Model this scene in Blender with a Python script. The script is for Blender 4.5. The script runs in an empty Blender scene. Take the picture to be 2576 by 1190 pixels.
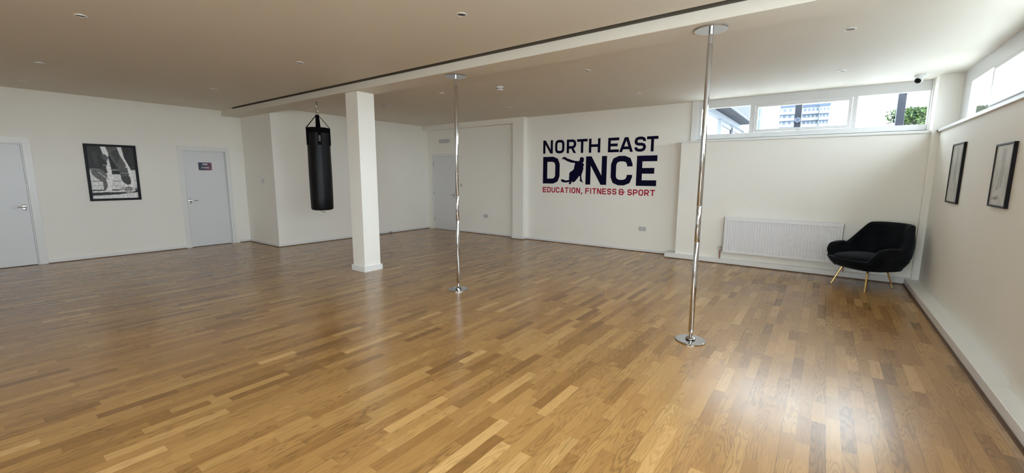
import bpy, bmesh, math, random
from mathutils import Vector, Matrix, noise
random.seed(7)
S = bpy.context.scene
COL = S.collection
PI = math.pi

# ------------------------------------------------------------------ helpers
def tag(o, label=None, cat=None, group=None, kind=None):
    if label: o['label'] = label
    if cat: o['category'] = cat
    if group: o['group'] = group
    if kind: o['kind'] = kind
    return o

def empty(name, loc=(0, 0, 0), rz=0, **k):
    o = bpy.data.objects.new(name, None); COL.objects.link(o)
    o.location = loc; o.rotation_euler = (0, 0, rz)
    o.empty_display_size = .1
    return tag(o, **k)

class MB:
    def __init__(s): s.bm = bmesh.new(); s.mi = 0
    def _fin(s, fs, mi=None, smooth=False):
        for f in fs:
            f.material_index = s.mi if mi is None else mi
            f.smooth = smooth
    def box(s, x0, x1, y0, y1, z0, z1, bev=0, mi=None, seg=2):
        r = bmesh.ops.create_cube(s.bm, size=1)
        vs = r['verts']
        for v in vs:
            v.co = Vector(((x0 + x1) / 2 + v.co.x * (x1 - x0), (y0 + y1) / 2 + v.co.y * (y1 - y0), (z0 + z1) / 2 + v.co.z * (z1 - z0)))
        fs = {f for v in vs for f in v.link_faces}
        s._fin(fs, mi)
        if bev:
            es = list({e for v in vs for e in v.link_edges})
            r2 = bmesh.ops.bevel(s.bm, geom=es, offset=bev, segments=seg, affect='EDGES', profile=.5)
            s._fin(r2['faces'], mi)
        return s
    def lathe(s, prof, c=(0, 0, 0), n=48, mi=None, axis='Z', smooth=True, cap=True):
        rings = []
        for r, h in prof:
            ring = []
            for i in range(n):
                a = 2 * PI * i / n
                p = Vector((r * math.cos(a), r * math.sin(a), h))
                if axis == 'X': p = Vector((p.z, p.x, p.y))
                if axis == 'Y': p = Vector((p.x, p.z, p.y))
                ring.append(s.bm.verts.new(p + Vector(c)))
            rings.append(ring)
        fs = []
        for a, b in zip(rings, rings[1:]):
            for i in range(n):
                j = (i + 1) % n
                fs.append(s.bm.faces.new((a[i], a[j], b[j], b[i])))
        s._fin(fs, mi, smooth)
        if cap:
            f2 = []
            if prof[0][0] > 1e-5: f2.append(s.bm.faces.new(rings[0][::-1]))
            if prof[-1][0] > 1e-5: f2.append(s.bm.faces.new(rings[-1]))
            s._fin(f2, mi)
        return s
    def tube(s, pts, r, n=10, mi=None, closed=False, cap=True):
        pts = [Vector(p) for p in pts]; N = len(pts); rings = []
        rr = r if isinstance(r, (list, tuple)) else [r] * N
        up = None
        for i, p in enumerate(pts):
            if closed: d = (pts[(i + 1) % N] - pts[i - 1]).normalized()
            else: d = (pts[min(i + 1, N - 1)] - pts[max(i - 1, 0)]).normalized()
            if up is None:
                up = Vector((0, 0, 1)) if abs(d.z) < .9 else Vector((1, 0, 0))
            x = d.cross(up).normalized(); y = x.cross(d).normalized(); up = y
            rings.append([s.bm.verts.new(p + rr[i] * (math.cos(2 * PI * k / n) * x + math.sin(2 * PI * k / n) * y)) for k in range(n)])
        fs = []
        for i in range(N if closed else N - 1):
            a, b = rings[i], rings[(i + 1) % N]
            for k in range(n):
                j = (k + 1) % n
                fs.append(s.bm.faces.new((a[k], a[j], b[j], b[k])))
        s._fin(fs, mi, True)
        if cap and not closed:
            s._fin([s.bm.faces.new(rings[0][::-1]), s.bm.faces.new(rings[-1])], mi)
        return s
    def prism(s, pts, plane, d0, d1, mi=None):
        """polygon pts (2D) extruded along an axis: plane 'XZ' (depth y), 'YZ' (depth x), 'XY' (depth z)"""
        def P(a, b, d):
            return {'XZ': (a, d, b), 'YZ': (d, a, b), 'XY': (a, b, d)}[plane]
        A = [s.bm.verts.new(P(a, b, d0)) for a, b in pts]
        B = [s.bm.verts.new(P(a, b, d1)) for a, b in pts]
        fs = [s.bm.faces.new(A), s.bm.faces.new(B[::-1])]
        n = len(pts)
        for i in range(n):
            j = (i + 1) % n
            fs.append(s.bm.faces.new((A[i], B[i], B[j], A[j])))
        s._fin(fs, mi)
        return s
    def build(s, name, mats, parent=None, recalc=True, **k):
        if recalc: bmesh.ops.recalc_face_normals(s.bm, faces=s.bm.faces)
        me = bpy.data.meshes.new(name); s.bm.to_mesh(me); s.bm.free()
        if not isinstance(mats, (list, tuple)): mats = [mats]
        for m in mats: me.materials.append(m)
        if any(p.use_smooth for p in me.polygons): me.set_sharp_from_angle(angle=math.radians(38))
        o = bpy.data.objects.new(name, me); COL.objects.link(o)
        if parent is not None: o.parent = parent
        return tag(o, **k)

def box(name, m, dims, parent=None, bev=0, **k):
    return MB().box(*dims, bev=bev).build(name, m, parent, **k)

# ------------------------------------------------------------------ materials
def mat(name, col, rough=.5, metal=0, spec=.5, **kw):
    m = bpy.data.materials.new(name); m.use_nodes = True
    b = m.node_tree.nodes['Principled BSDF']
    b.inputs['Base Color'].default_value = (*col, 1)
    b.inputs['Roughness'].default_value = rough
    b.inputs['Metallic'].default_value = metal
    b.inputs['Specular IOR Level'].default_value = spec
    for k, v in kw.items():
        b.inputs[k.replace('_', ' ')].default_value = v
    return m

def paint(name, col, rough=.6, bump=.03, scale=180):
    """matt emulsion with fine roller stipple and faint tone variation"""
    m = mat(name, col, rough, spec=.25); nt = m.node_tree; N = nt.nodes; L = nt.links
    b = N['Principled BSDF']
    tc = N.new('ShaderNodeTexCoord')
    n1 = N.new('ShaderNodeTexNoise'); n1.inputs['Scale'].default_value = scale; n1.inputs['Detail'].default_value = 2
    L.new(tc.outputs['Object'], n1.inputs['Vector'])
    bp = N.new('ShaderNodeBump'); bp.inputs['Strength'].default_value = bump; bp.inputs['Distance'].default_value = .002
    L.new(n1.outputs['Fac'], bp.inputs['Height']); L.new(bp.outputs['Normal'], b.inputs['Normal'])
    n2 = N.new('ShaderNodeTexNoise'); n2.inputs['Scale'].default_value = .9; n2.inputs['Detail'].default_value = 3
    L.new(tc.outputs['Object'], n2.inputs['Vector'])
    mr = N.new('ShaderNodeMapRange'); mr.inputs['To Min'].default_value = .97; mr.inputs['To Max'].default_value = 1.03
    L.new(n2.outputs['Fac'], mr.inputs['Value'])
    mx = N.new('ShaderNodeVectorMath'); mx.operation = 'SCALE'
    mx.inputs[0].default_value = col; L.new(mr.outputs['Result'], mx.inputs['Scale'])
    L.new(mx.outputs['Vector'], b.inputs['Base Color'])
    return m

M_wall = paint('wall_paint', (.885, .865, .81))
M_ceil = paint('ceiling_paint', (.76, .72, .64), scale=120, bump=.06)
M_wood = mat('white_gloss_woodwork', (.80, .80, .79), .35)
M_door = mat('door_paint', (.74, .75, .77), .4)
M_upvc = mat('window_upvc', (.70, .70, .71), .3)
M_chrome = mat('chrome', (.58, .59, .62), .06, 1)
M_nickel = mat('brushed_nickel', (.62, .62, .64), .25, 1)
M_brass = mat('brass_leg', (.83, .58, .22), .22, 1)
M_black = mat('black_frame', (.006, .004, .006), .45, spec=.2)
M_dark = mat('dark_recess', (.03, .025, .02), .8)
M_bead = mat('brown_floor_bead', (.13, .07, .035), .5)
M_white = mat('white_plastic', (.78, .78, .80), .35)
M_grey = mat('grey_plastic', (.55, .55, .57), .45)
M_navy = mat('navy_vinyl', (.002, .0015, .020), .6, spec=.12)
M_red = mat('crimson_vinyl', (.42, .006, .035), .6, spec=.15)
M_copper = mat('aged_copper', (.40, .17, .12), .35, .8)
M_rad = mat('radiator_enamel', (.80, .80, .82), .3)
M_track = mat('track_channel', (.09, .075, .055), .6)

def floor_mat():
    m = mat('oak_strip_floor', (.4, .25, .12), .3, spec=.5); nt = m.node_tree; N = nt.nodes; L = nt.links
    b = N['Principled BSDF']
    def math_(op, a, c=None, clamp=False):
        n = N.new('ShaderNodeMath'); n.operation = op; n.use_clamp = clamp
        for i, v in enumerate((a, c)):
            if v is None: continue
            if isinstance(v, (int, float)): n.inputs[i].default_value = v
            else: L.new(v, n.inputs[i])
        return n.outputs[0]
    geo = N.new('ShaderNodeNewGeometry')
    sep = N.new('ShaderNodeSeparateXYZ'); L.new(geo.outputs['Position'], sep.inputs[0])
    X, Y = sep.outputs[0], sep.outputs[1]
    W = .0711
    xs = math_('DIVIDE', math_('ADD', X, 100 * W + .08), W)
    row = math_('FLOOR', xs); fx = math_('FRACT', xs)
    def wn(a, bb, w):
        c = N.new('ShaderNodeCombineXYZ'); n = N.new('ShaderNodeTexWhiteNoise'); n.noise_dimensions = '3D'
        for i, v in enumerate((a, bb, w)):
            if isinstance(v, (int, float)): c.inputs[i].default_value = v
            else: L.new(v, c.inputs[i])
        L.new(c.outputs[0], n.inputs['Vector']); return n.outputs['Value'], n.outputs['Color']
    r1, _ = wn(row, 3.3, 0); r2, _ = wn(row, 7.7, 1)
    Lr = math_('ADD', math_('MULTIPLY', r2, .30), .72)
    v = math_('DIVIDE', math_('ADD', Y, math_('ADD', math_('MULTIPLY', r1, 5), 50)), Lr)
    cell = math_('FLOOR', v); fy = math_('FRACT', v)
    r3, _ = wn(row, cell, 2)
    sp = math_('ADD', math_('MULTIPLY', r3, .36), .32)
    side = math_('GREATER_THAN', fy, sp)
    pid = math_('ADD', math_('MULTIPLY', cell, 2), side)
    tone, rc = wn(row, pid, 5); tone2, _ = wn(row, pid, 9)
    # distance to plank ends (metres) and sides
    d1 = math_('MULTIPLY', math_('ABSOLUTE', math_('SUBTRACT', fy, sp)), Lr)
    d2 = math_('MULTIPLY', math_('MINIMUM', fy, math_('SUBTRACT', 1, fy)), Lr)
    dend = math_('MINIMUM', d1, d2)
    dside = math_('MULTIPLY', math_('MINIMUM', fx, math_('SUBTRACT', 1, fx)), W)
    # board seams every three strips
    x3 = math_('FRACT', math_('DIVIDE', math_('ADD', X, 300 * W + .08), 3 * W))
    dboard = math_('MULTIPLY', math_('MINIMUM', x3, math_('SUBTRACT', 1, x3)), 3 * W)
    seam = math_('LESS_THAN', dboard, .0011)
    fine = math_('LESS_THAN', math_('MINIMUM', dend, dside), .0006)
    # grain coordinates, shifted for every plank
    sc = N.new('ShaderNodeVectorMath'); sc.operation = 'SCALE'; L.new(rc, sc.inputs[0]); sc.inputs['Scale'].default_value = 37
    ad = N.new('ShaderNodeVectorMath'); ad.operation = 'ADD'; L.new(geo.outputs['Position'], ad.inputs[0]); L.new(sc.outputs[0], ad.inputs[1])
    mp = N.new('ShaderNodeMapping'); L.new(ad.outputs[0], mp.inputs['Vector']); mp.inputs['Scale'].default_value = (15, 1.7, 1)
    nz = N.new('ShaderNodeTexNoise'); nz.inputs['Scale'].default_value = 1.0; nz.inputs['Detail'].default_value = 2.0; nz.inputs['Roughness'].default_value = .35
    L.new(mp.outputs[0], nz.inputs['Vector'])
    rings = math_('SINE', math_('MULTIPLY', nz.outputs['Fac'], 80))
    rings = math_('POWER', math_('MULTIPLY', math_('ADD', rings, 1), .5), 2.2)
    mp2 = N.new('ShaderNodeMapping'); L.new(ad.outputs[0], mp2.inputs['Vector']); mp2.inputs['Scale'].default_value = (260, 9, 1)
    nf = N.new('ShaderNodeTexNoise'); nf.inputs['Scale'].default_value = 1.0; nf.inputs['Detail'].default_value = 3
    L.new(mp2.outputs[0], nf.inputs['Vector'])
    cr = N.new('ShaderNodeValToRGB'); e = cr.color_ramp.elements
    e[0].position = 0; e[0].color = (0.234, 0.115, 0.034, 1)
    e[1].position = 1; e[1].color = (0.567, 0.336, 0.128, 1)
    for p, c in ((.07, (0.288, 0.145, 0.043, 1)), (.22, (0.347, 0.181, 0.057, 1)), (.65, (0.392, 0.210, 0.067, 1)), (.93, (0.450, 0.252, 0.084, 1))):
        q = e.new(p); q.color = c
    L.new(tone, cr.inputs['Fac'])
    gs = math_('ADD', math_('MULTIPLY', tone2, .28), .06)          # strength of the ring figure
    f1 = math_('SUBTRACT', 1, math_('MULTIPLY', rings, gs))
    f2 = math_('ADD', math_('MULTIPLY', nf.outputs['Fac'], .30), .85)
    fac = math_('MULTIPLY', f1, f2)
    fac = math_('MULTIPLY', fac, math_('SUBTRACT', 1, math_('MULTIPLY', seam, .45)))
    fac = math_('MULTIPLY', fac, math_('SUBTRACT', 1, math_('MULTIPLY', fine, .22)))
    mul = N.new('ShaderNodeVectorMath'); mul.operation = 'SCALE'
    L.new(cr.outputs['Color'], mul.inputs[0]); L.new(fac, mul.inputs['Scale'])
    L.new(mul.outputs[0], b.inputs['Base Color'])
    rn = N.new('ShaderNodeTexNoise'); rn.inputs['Scale'].default_value = 3; L.new(geo.outputs['Position'], rn.inputs['Vector'])
    rr = math_('ADD', math_('MULTIPLY', rn.outputs['Fac'], .06), .195)
    rr = math_('ADD', rr, math_('MULTIPLY', nf.outputs['Fac'], .03))
    L.new(rr, b.inputs['Roughness'])
    bp = N.new('ShaderNodeBump'); bp.inputs['Strength'].default_value = .05; bp.inputs['Distance'].default_value = .001
    hh = math_('SUBTRACT', math_('MULTIPLY', nf.outputs['Fac'], .4), math_('ADD', seam, math_('MULTIPLY', fine, .3)))
    L.new(hh, bp.inputs['Height']); L.new(bp.outputs['Normal'], b.inputs['Normal'])
    return m
M_floor = floor_mat()
M_floor.node_tree.nodes['Principled BSDF'].inputs['Specular IOR Level'].default_value = .8

def glass_mat():
    m = bpy.data.materials.new('window_glass'); m.use_nodes = True; nt = m.node_tree; N = nt.nodes; L = nt.links
    N.clear(); out = N.new('ShaderNodeOutputMaterial'); mx = N.new('ShaderNodeMixShader')
    t = N.new('ShaderNodeBsdfTransparent'); t.inputs[0].default_value = (.95, .965, .965, 1)
    g = N.new('ShaderNodeBsdfGlossy'); g.inputs['Roughness'].default_value = .02
    f = N.new('ShaderNodeFresnel'); f.inputs[0].default_value = 1.45
    ge = N.new('ShaderNodeNewGeometry'); k = N.new('ShaderNodeMath'); k.operation = 'SUBTRACT'; k.inputs[0].default_value = 1; L.new(ge.outputs['Backfacing'], k.inputs[1])
    k2 = N.new('ShaderNodeMath'); k2.operation = 'MULTIPLY'; L.new(f.outputs[0], k2.inputs[0]); L.new(k.outputs[0], k2.inputs[1])
    L.new(k2.outputs[0], mx.inputs[0]); L.new(t.outputs[0], mx.inputs[1]); L.new(g.outputs[0], mx.inputs[2]); L.new(mx.outputs[0], out.inputs[0])
    return m
M_glass = glass_mat()

def velvet():
    m = mat('black_velvet', (.0035, .0045, .006), .85, spec=.15); b = m.node_tree.nodes['Principled BSDF']
    b.inputs['Sheen Weight'].default_value = .22; b.inputs['Sheen Roughness'].default_value = .35
    b.inputs['Sheen Tint'].default_value = (.35, .42, .5, 1)
    N = m.node_tree.nodes; L = m.node_tree.links
    tc = N.new('ShaderNodeTexCoord'); n = N.new('ShaderNodeTexNoise'); n.inputs['Scale'].default_value = 5; n.inputs['Detail'].default_value = 5
    L.new(tc.outputs['Object'], n.inputs['Vector'])
    cr = N.new('ShaderNodeValToRGB'); cr.color_ramp.elements[0].color = (.0022, .0028, .004, 1); cr.color_ramp.elements[1].color = (.008, .010, .013, 1)
    cr.color_ramp.elements[0].position = .35; cr.color_ramp.elements[1].position = .75
    L.new(n.outputs['Fac'], cr.inputs['Fac']); L.new(cr.outputs['Color'], b.inputs['Base Color'])
    return m
M_velvet = velvet()
def leather():
    m = mat('black_leatherette', (.0025, .0025, .0035), .42, spec=.22); b = m.node_tree.nodes['Principled BSDF']
    N = m.node_tree.nodes; L = m.node_tree.links
    tc = N.new('ShaderNodeTexCoord'); n = N.new('ShaderNodeTexNoise'); n.inputs['Scale'].default_value = 7; n.inputs['Detail'].default_value = 4
    L.new(tc.outputs['Object'], n.inputs['Vector'])
    bp = N.new('ShaderNodeBump'); bp.inputs['Strength'].default_value = .25; bp.inputs['Distance'].default_value = .02
    L.new(n.outputs['Fac'], bp.inputs['Height']); L.new(bp.outputs['Normal'], b.inputs['Normal'])
    return m
M_leather = leather()
M_strap = mat('black_webbing', (.002, .002, .0025), .85, spec=.1)

# ------------------------------------------------------------------ geometry constants (metres)
XL, X2, XR, XRW = -10.422, -9.066, 1.164, 1.323
YREC, YBH, YLOGO, YTH, YWIN = 8.345, 8.164, 8.31, 8.042, 8.27
YB1, YB2 = 3.80, 4.165
ZC, ZB, ZT = 2.833, 2.721, 2.095
YF = -3.2
st = dict(kind='structure')

# ------------------------------------------------------------------ shell
box('floor', M_floor, (XL - .3, XRW + .3, YF - .3, 8.7, -.12, 0), **st)
mb = MB()
# ceiling with a track slot beside the beam (slot y 3.745..3.80, from x=-9.83)
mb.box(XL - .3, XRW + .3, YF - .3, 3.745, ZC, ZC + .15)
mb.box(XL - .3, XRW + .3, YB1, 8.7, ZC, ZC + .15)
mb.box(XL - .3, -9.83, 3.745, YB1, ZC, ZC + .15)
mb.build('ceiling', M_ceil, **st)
mb = MB()
mb.box(-9.83, XRW + .3, 3.745, YB1, ZC + .10, ZC + .15)
mb.box(-9.83, XRW + .3, 3.745, 3.749, ZC - .002, ZC + .10)
mb.box(-9.83, XRW + .3, 3.790, 3.800, ZC - .014, ZC + .10)
mb.build('trim_1', M_track, **st)
box('trim_2', M_ceil, (XL, XRW, YB1, YB2, ZB, ZC), **st)      # downstand beam
# left wall: with two door openings (y .05-.93 ; 3.03-3.82)
mb = MB()
D1 = (.04, .93); D2 = (3.035, 3.80); DH = 1.985
mb.box(XL - .25, XL, YF, D1[0], 0, ZC); mb.box(XL - .25, XL, D1[1], D2[0], 0, ZC); mb.box(XL - .25, XL, D2[1], YB2, 0, ZC)
mb.box(XL - .25, XL, D1[0], D1[1], DH, ZC); mb.box(XL - .25, XL, D2[0], D2[1], DH, ZC)
mb.box(XL - .25, XL - .12, D1[0] - .1, D1[1] + .1, 0, DH + .1); mb.box(XL - .25, XL - .12, D2[0] - .1, D2[1] + .1, 0, DH + .1)  # solid backing added behind the doors to stop sky light leaking through gaps
mb.build('wall_left', M_wall, **st)
box('wall_left_return', M_wall, (XL - .25, X2, YB2 - .005, 8.6, 0, ZC), **st)
mb = MB()
D3 = (-8.86, -7.98)
mb.box(X2, D3[0], YREC, 8.6, 0, ZC); mb.box(D3[1], -5.6, YREC, 8.6, 0, ZC); mb.box(D3[0], D3[1], YREC, 8.6, 2.03, ZC)
mb.box(D3[0] - .1, D3[1] + .1, YREC + .12, 8.6, 0, 2.1)  # added backing, keeps sky light out of the gap round the far door
mb.box(-5.975, -5.669, YBH, 8.6, 0, ZC)
mb.box(X2, -5.975, YBH, YREC, 2.71, ZC)
mb.box(-5.669, -2.04, YLOGO, 8.6, 0, ZC)
mb.build('wall_back', M_wall, **st)
mb = MB()
mb.box(-2.134, 1.09, YTH, 8.50, 0, ZT)
mb.build('wall_back_lower', M_wall, **st)
box('wall_back_post', M_wall, (1.09, XRW + .03, 7.955, 8.42, 0, ZC), **st)
box('wall_back_post_base', M_wall, (XRW + .03, XRW + .25, 7.955, 8.42, 0, ZT), **st)
# right wall lower lining, pilaster, piers between window strips
mb = MB()
mb.box(XR, XRW + .25, YB2 - .005, 7.955, 0, ZT)
mb.box(1.125, XRW + .25, YB1 - .02, YB2, 0, ZB)
mb.box(XRW - .03, XRW + .25, YB1, YB2, ZB, ZC)
mb.build('wall_right', M_wall, **st)
mb = MB()
mb.box(XR, XRW + .25, YF, YB1 - .02, 0, 1.40)
for a, b_ in ((3.62, 3.78), (YF - .1, -2.25)):
    mb.box(XR, XRW + .25, a, b_, 1.40, ZC)
mb.build('wall_right_near', M_wall, **st)
mb = MB()
mb.box(XL - .25, XRW + .25, YF - .25, YF, 0, .40); mb.box(XL - .25, XRW + .25, YF - .25, YF, 2.10, ZC)
mb.box(XL - .25, -2.215, YF - .25, YF, .40, 2.10); mb.box(.2, XRW + .25, YF - .25, YF, .40, 2.10)
mb.build('wall_front', M_wall, **st)
# skirtings with the dark bead at the floor
def skirt(name, segs, h=.062, t=.016):
    o = None
    mb = MB(); mb2 = MB()
    for (x0, x1, y0, y1) in segs:
        mb.box(x0, x1, y0, y1, .010, h)
        e = .006
        mb2.box(x0 - e, x1 + e, y0 - e, y1 + e, 0, .012)
    o = mb.build(name, M_wood, **st)
    mb2.build('floor_bead', M_bead, o)
    return o
T = .016
skirt('baseboard_left', [(XL, XL + T, 1.03, 2.955), (XL, XL + T, 3.955, YB2 - .005), (XL, XL + T, YF, -.02), (XL + T, X2, YB2 - .02, YB2 - .005)])
skirt('baseboard_left_far', [(X2, X2 + T, YB2 - .02, YREC)])
skirt('baseboard_back', [(-7.92, -5.975, YREC - T, YREC), (-5.99, -5.655, YBH - T, YBH), (-5.669, -5.655, YBH, YLOGO), (-5.655, -2.31, YLOGO - T, YLOGO)])
# boxed plinth along window walls
mb = MB(); mb.box(-2.31, 1.022, 7.985, YTH + .001, .012, .092, bev=.003); mb.box(-2.31, -2.134, YTH, YLOGO, .012, .092, bev=.003)
o = mb.build('trim_3', M_wood, **st)
MB().box(-2.316, 1.022, 7.973, 7.99, 0, .013).build('floor_bead', M_bead, o)
mb = MB()
mb.box(1.022, XR + .001, 4.17, 7.956, .012, .092, bev=.003); mb.box(1.024, 1.09, 7.957, 8.042, .012, .092)
mb.box(1.022, XR + .001, YF, 4.168, .012, .092, bev=.003)
o = mb.build('trim_4', M_wood, **st)
MB().box(1.006, 1.022, YF, 7.99, 0, .007).box(1.014, 1.0225, YF, 7.99, .007, .020).build('floor_bead', M_bead, o)
# ------------------------------------------------------------------ pillar
col = empty('pillar', (-5.805, 3.995, 0), label='square white pillar with skirting at its foot, standing under the ceiling beam', cat='pillar')
MB().box(-.15, .15, -.145, .145, 0, ZB, bev=.002).build('shaft', M_wall, col)
MB().box(-.172, .172, -.167, .167, 0, .088, bev=.003).build('skirting', M_wood, col)

# ------------------------------------------------------------------ windows
def window_x(name, x0, x1, panes, yf, z0=2.16, z1=ZC, G0=2.237, G1=2.688):
    """window strip facing -y, frame front at yf; panes: (kind, xa, xb)"""
    w = empty(name, ((x0 + x1) / 2, yf, z0), **st)
    ox, oy, oz = w.location
    xs = [x0] + [v for p in panes for v in p[1:]] + [x1]
    mb = MB()
    mb.box(x0 - ox, x1 - ox, 0, .07, 0, G0 - oz, bev=.002)
    mb.box(x0 - ox, x1 - ox, 0, .07, G1 - oz, z1 - oz, bev=.002)
    for i in range(0, len(xs), 2):
        mb.box(xs[i] - ox, xs[i + 1] - ox, .0, .07, G0 - oz, G1 - oz, bev=.002)
    mb.build('window_frame', M_upvc, w)
    for kind, a, b in panes:
        if kind == 'c':
            c = MB(); f = .047
            c.box(a - ox + .004, b - ox - .004, -.018, .045, G0 - oz + .004, G0 - oz + f, bev=.004)
            c.box(a - ox + .004, b - ox - .004, -.018, .045, G1 - oz - f, G1 - oz - .004, bev=.004)
            c.box(a - ox + .004, a - ox + f, -.018, .045, G0 - oz + f, G1 - oz - f, bev=.004)
            c.box(b - ox - f, b - ox - .004, -.018, .045, G0 - oz + f, G1 - oz - f, bev=.004)
            cc = c.build('casement', M_upvc, w)
            xm = (a + b) / 2 - ox
            MB().box(xm - .03, xm + .03, -.03, -.015, G0 - oz + .008, G0 - oz + .03, bev=.004).box(xm - .01, xm + .10, -.042, -.028, G0 - oz + .012, G0 - oz + .024, bev=.004).build('handle', M_white, cc)
            MB().box(xm - .22, xm + .22, -.022, -.012, G1 - oz - .012, G1 - oz + .006, bev=.002).build('trickle_vent', M_white, cc)
            MB().box(a - ox + f, b - ox - f, .018, .022, G0 - oz + f, G1 - oz - f).build('pane', M_glass, cc)
        else:
            MB().box(a - ox, b - ox, .033, .037, G0 - oz, G1 - oz).build('pane', M_glass, w)
    return w
w1 = window_x('window_1', -1.935, 1.10, [('f', -1.875, -1.115), ('c', -1.045, .232), ('f', .29, 1.06)], YWIN)
mb = MB()
mb.box(-2.04, -1.935, YWIN - .012, YWIN + .07, 2.13, ZC, bev=.003)
mb.box(1.075, 1.092, YWIN - .05, YWIN, 2.13, ZC, bev=.002)
mb.build('trim_5', M_wood, **st)
MB().box(-2.175, 1.092, 8.018, YWIN + .01, ZT, 2.13, bev=.004).build('trim_6', M_wood, **st)      # sill board
box('wall_back_upper', M_wall, (-2.04, 1.4, YWIN + .07, 8.5, ZT, ZC - .0), **st).hide_render = False
bpy.data.objects.remove(bpy.data.objects['wall_back_upper'])
mb = MB(); mb.box(-2.05, 1.09, YWIN + .07, 8.5, ZT, 2.17); mb.box(-2.05, 1.09, YWIN + .07, 8.5, 2.72, ZC); mb.box(-2.05, -1.90, YWIN + .07, 8.5, 2.17, 2.72)
mb.build('wall_back_lintel', M_wall, **st)

def window_y(name, y0, y1, panes, xf, G0=2.237, G1=2.65, z0=2.16, z1=ZC, fr=.05, d=.07):
    """window strip facing -x, frame front at xf; panes (kind, ya, yb)"""
    w = empty(name, (xf, (y0 + y1) / 2, z0), **st)
    ox, oy, oz = w.location
    ys = [y0] + [v for p in panes for v in p[1:]] + [y1]
    mb = MB()
    mb.box(0, d, y0 - oy, y1 - oy, 0, G0 - oz, bev=.002)
    mb.box(0, d, y0 - oy, y1 - oy, G1 - oz, z1 - oz, bev=.002)
    for i in range(0, len(ys), 2):
        mb.box(0, d, ys[i] - oy, ys[i + 1] - oy, G0 - oz, G1 - oz, bev=.002)
    mb.build('window_frame', M_upvc, w)
    for kind, a, b in panes:
        if kind == 'c':
            c = MB(); f = .047
            c.box(-.018, .045, a - oy + .004, b - oy - .004, G0 - oz + .004, G0 - oz + f, bev=.004)
            c.box(-.018, .045, a - oy + .004, b - oy - .004, G1 - oz - f, G1 - oz - .004, bev=.004)
            c.box(-.018, .045, a - oy + .004, a - oy + f, G0 - oz + f, G1 - oz - f, bev=.004)
            c.box(-.018, .045, b - oy - f, b - oy - .004, G0 - oz + f, G1 - oz - f, bev=.004)
            cc = c.build('casement', M_upvc, w)
            ym = (a + b) / 2 - oy
            MB().box(-.022, -.012, ym - .22, ym + .22, G1 - oz - .012, G1 - oz + .006, bev=.002).build('trickle_vent', M_white, cc)
            MB().box(.018, .022, a - oy + f, b - oy - f, G0 - oz + f, G1 - oz - f).build('pane', M_glass, cc)
        else:
            MB().box(.033, .037, a - oy, b - oy, G0 - oz, G1 - oz).build('pane', M_glass, w)
    return w
window_y('window_2', YB2, 7.955, [('f', 4.28, 5.22), ('c', 5.29, 6.64), ('f', 6.71, 7.56)], XRW)
MB().box(1.138, XRW + .01, YB2 - .003, 7.955, ZT, 2.13, bev=.004).box(1.138, XR + .02, 7.90, 7.955, ZT, 2.13).build('trim_7', M_wood, **st)
mb = MB(); mb.box(XRW + .07, XRW + .25, YB2, 8.0, ZT, 2.17); mb.box(XRW + .07, XRW + .25, YB2, 8.0, 2.72, ZC);
mb.build('wall_right_lintel', M_wall, **st)
# unseen tall glazing added beside and behind the camera to let more skylight in
window_y('window_fill_right', -2.25, 3.62, [('f', -2.18, -1.10), ('f', -1.03, .08), ('f', .15, 1.22), ('f', 1.29, 2.40), ('f', 2.47, 3.55)], XR + .09, G0=1.47, G1=2.65, z0=1.40)
window_x('window_fill_front', -2.215, .2, [('f', -2.145 + 1.145 * i, -2.145 + 1.145 * i + 1.08) for i in range(2)], YF - .07, z0=.40, z1=2.10, G0=.47, G1=2.03)  # unseen window added behind the camera to light the back wall

# ------------------------------------------------------------------ doors
def lever(parent, c, dirn, axis):
    """lever handle; axis 'x': door faces +x, lever along y * dirn ; axis 'y': door faces -y, lever along x*dirn"""
    mb = MB()
    if axis == 'x':
        mb.box(c[0], c[0] + .008, c[1] - .024, c[1] + .024, c[2] - .045, c[2] + .045, bev=.003)
        mb.tube([(c[0], c[1], c[2] + .01), (c[0] + .045, c[1], c[2] + .01), (c[0] + .05, c[1] + dirn * .015, c[2] + .01), (c[0] + .05, c[1] + dirn * .12, c[2] + .012)], .009)
    else:
        mb.box(c[0] - .024, c[0] + .024, c[1] - .008, c[1], c[2] - .075, c[2] + .06, bev=.003)
        mb.tube([(c[0], c[1], c[2] + .01), (c[0], c[1] - .045, c[2] + .01), (c[0] + dirn * .015, c[1] - .05, c[2] + .01), (c[0] + dirn * .12, c[1] - .05, c[2] + .012)], .009)
    return mb.build('door_handle', M_chrome, parent)
def door_left(name, y0, y1, hy, hdir, arch=.082, hinge=None):
    d = empty(name, (XL, (y0 + y1) / 2, 0), **st); oy = (y0 + y1) / 2
    a, b = y0 - oy, y1 - oy
    lf = MB().box(-.055, -.015, a + .022, b - .022, .008, DH - .022, bev=.002).build('door_leaf', M_door, d)
    fr = MB()
    fr.box(-.10, -.001, a, a + .02, 0, DH - .02); fr.box(-.10, -.001, b - .02, b, 0, DH - .02); fr.box(-.10, -.001, a, b, DH - .02, DH)
    # stop beads
    fr.box(-.085, -.055, a + .02, a + .034, 0, DH - .02); fr.box(-.085, -.055, b - .034, b - .02, 0, DH - .02); fr.box(-.085, -.055, a + .02, b - .02, DH - .034, DH - .02)
    fr.build('door_frame', M_wood, d)
    ar = MB(); A = arch
    for (t, w0, w1) in ((.014, .004, A), (.020, .010, A * .45)):
        ar.box(0, t, a - w1, a + .004, 0, DH - .004, bev=.002)
        ar.box(0, t, b - .004, b + w1, 0, DH - .004, bev=.002)
        ar.box(0, t, a - w1, b + w1, DH - .004, DH + w1, bev=.002)
    ar.build('architrave', M_wood, d)
    lever(lf, (-.015, hy - oy, .955), hdir, 'x')
    return d
door_left('door_1', D1[0], D1[1], D1[1] - .075, -1, arch=.09)
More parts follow.
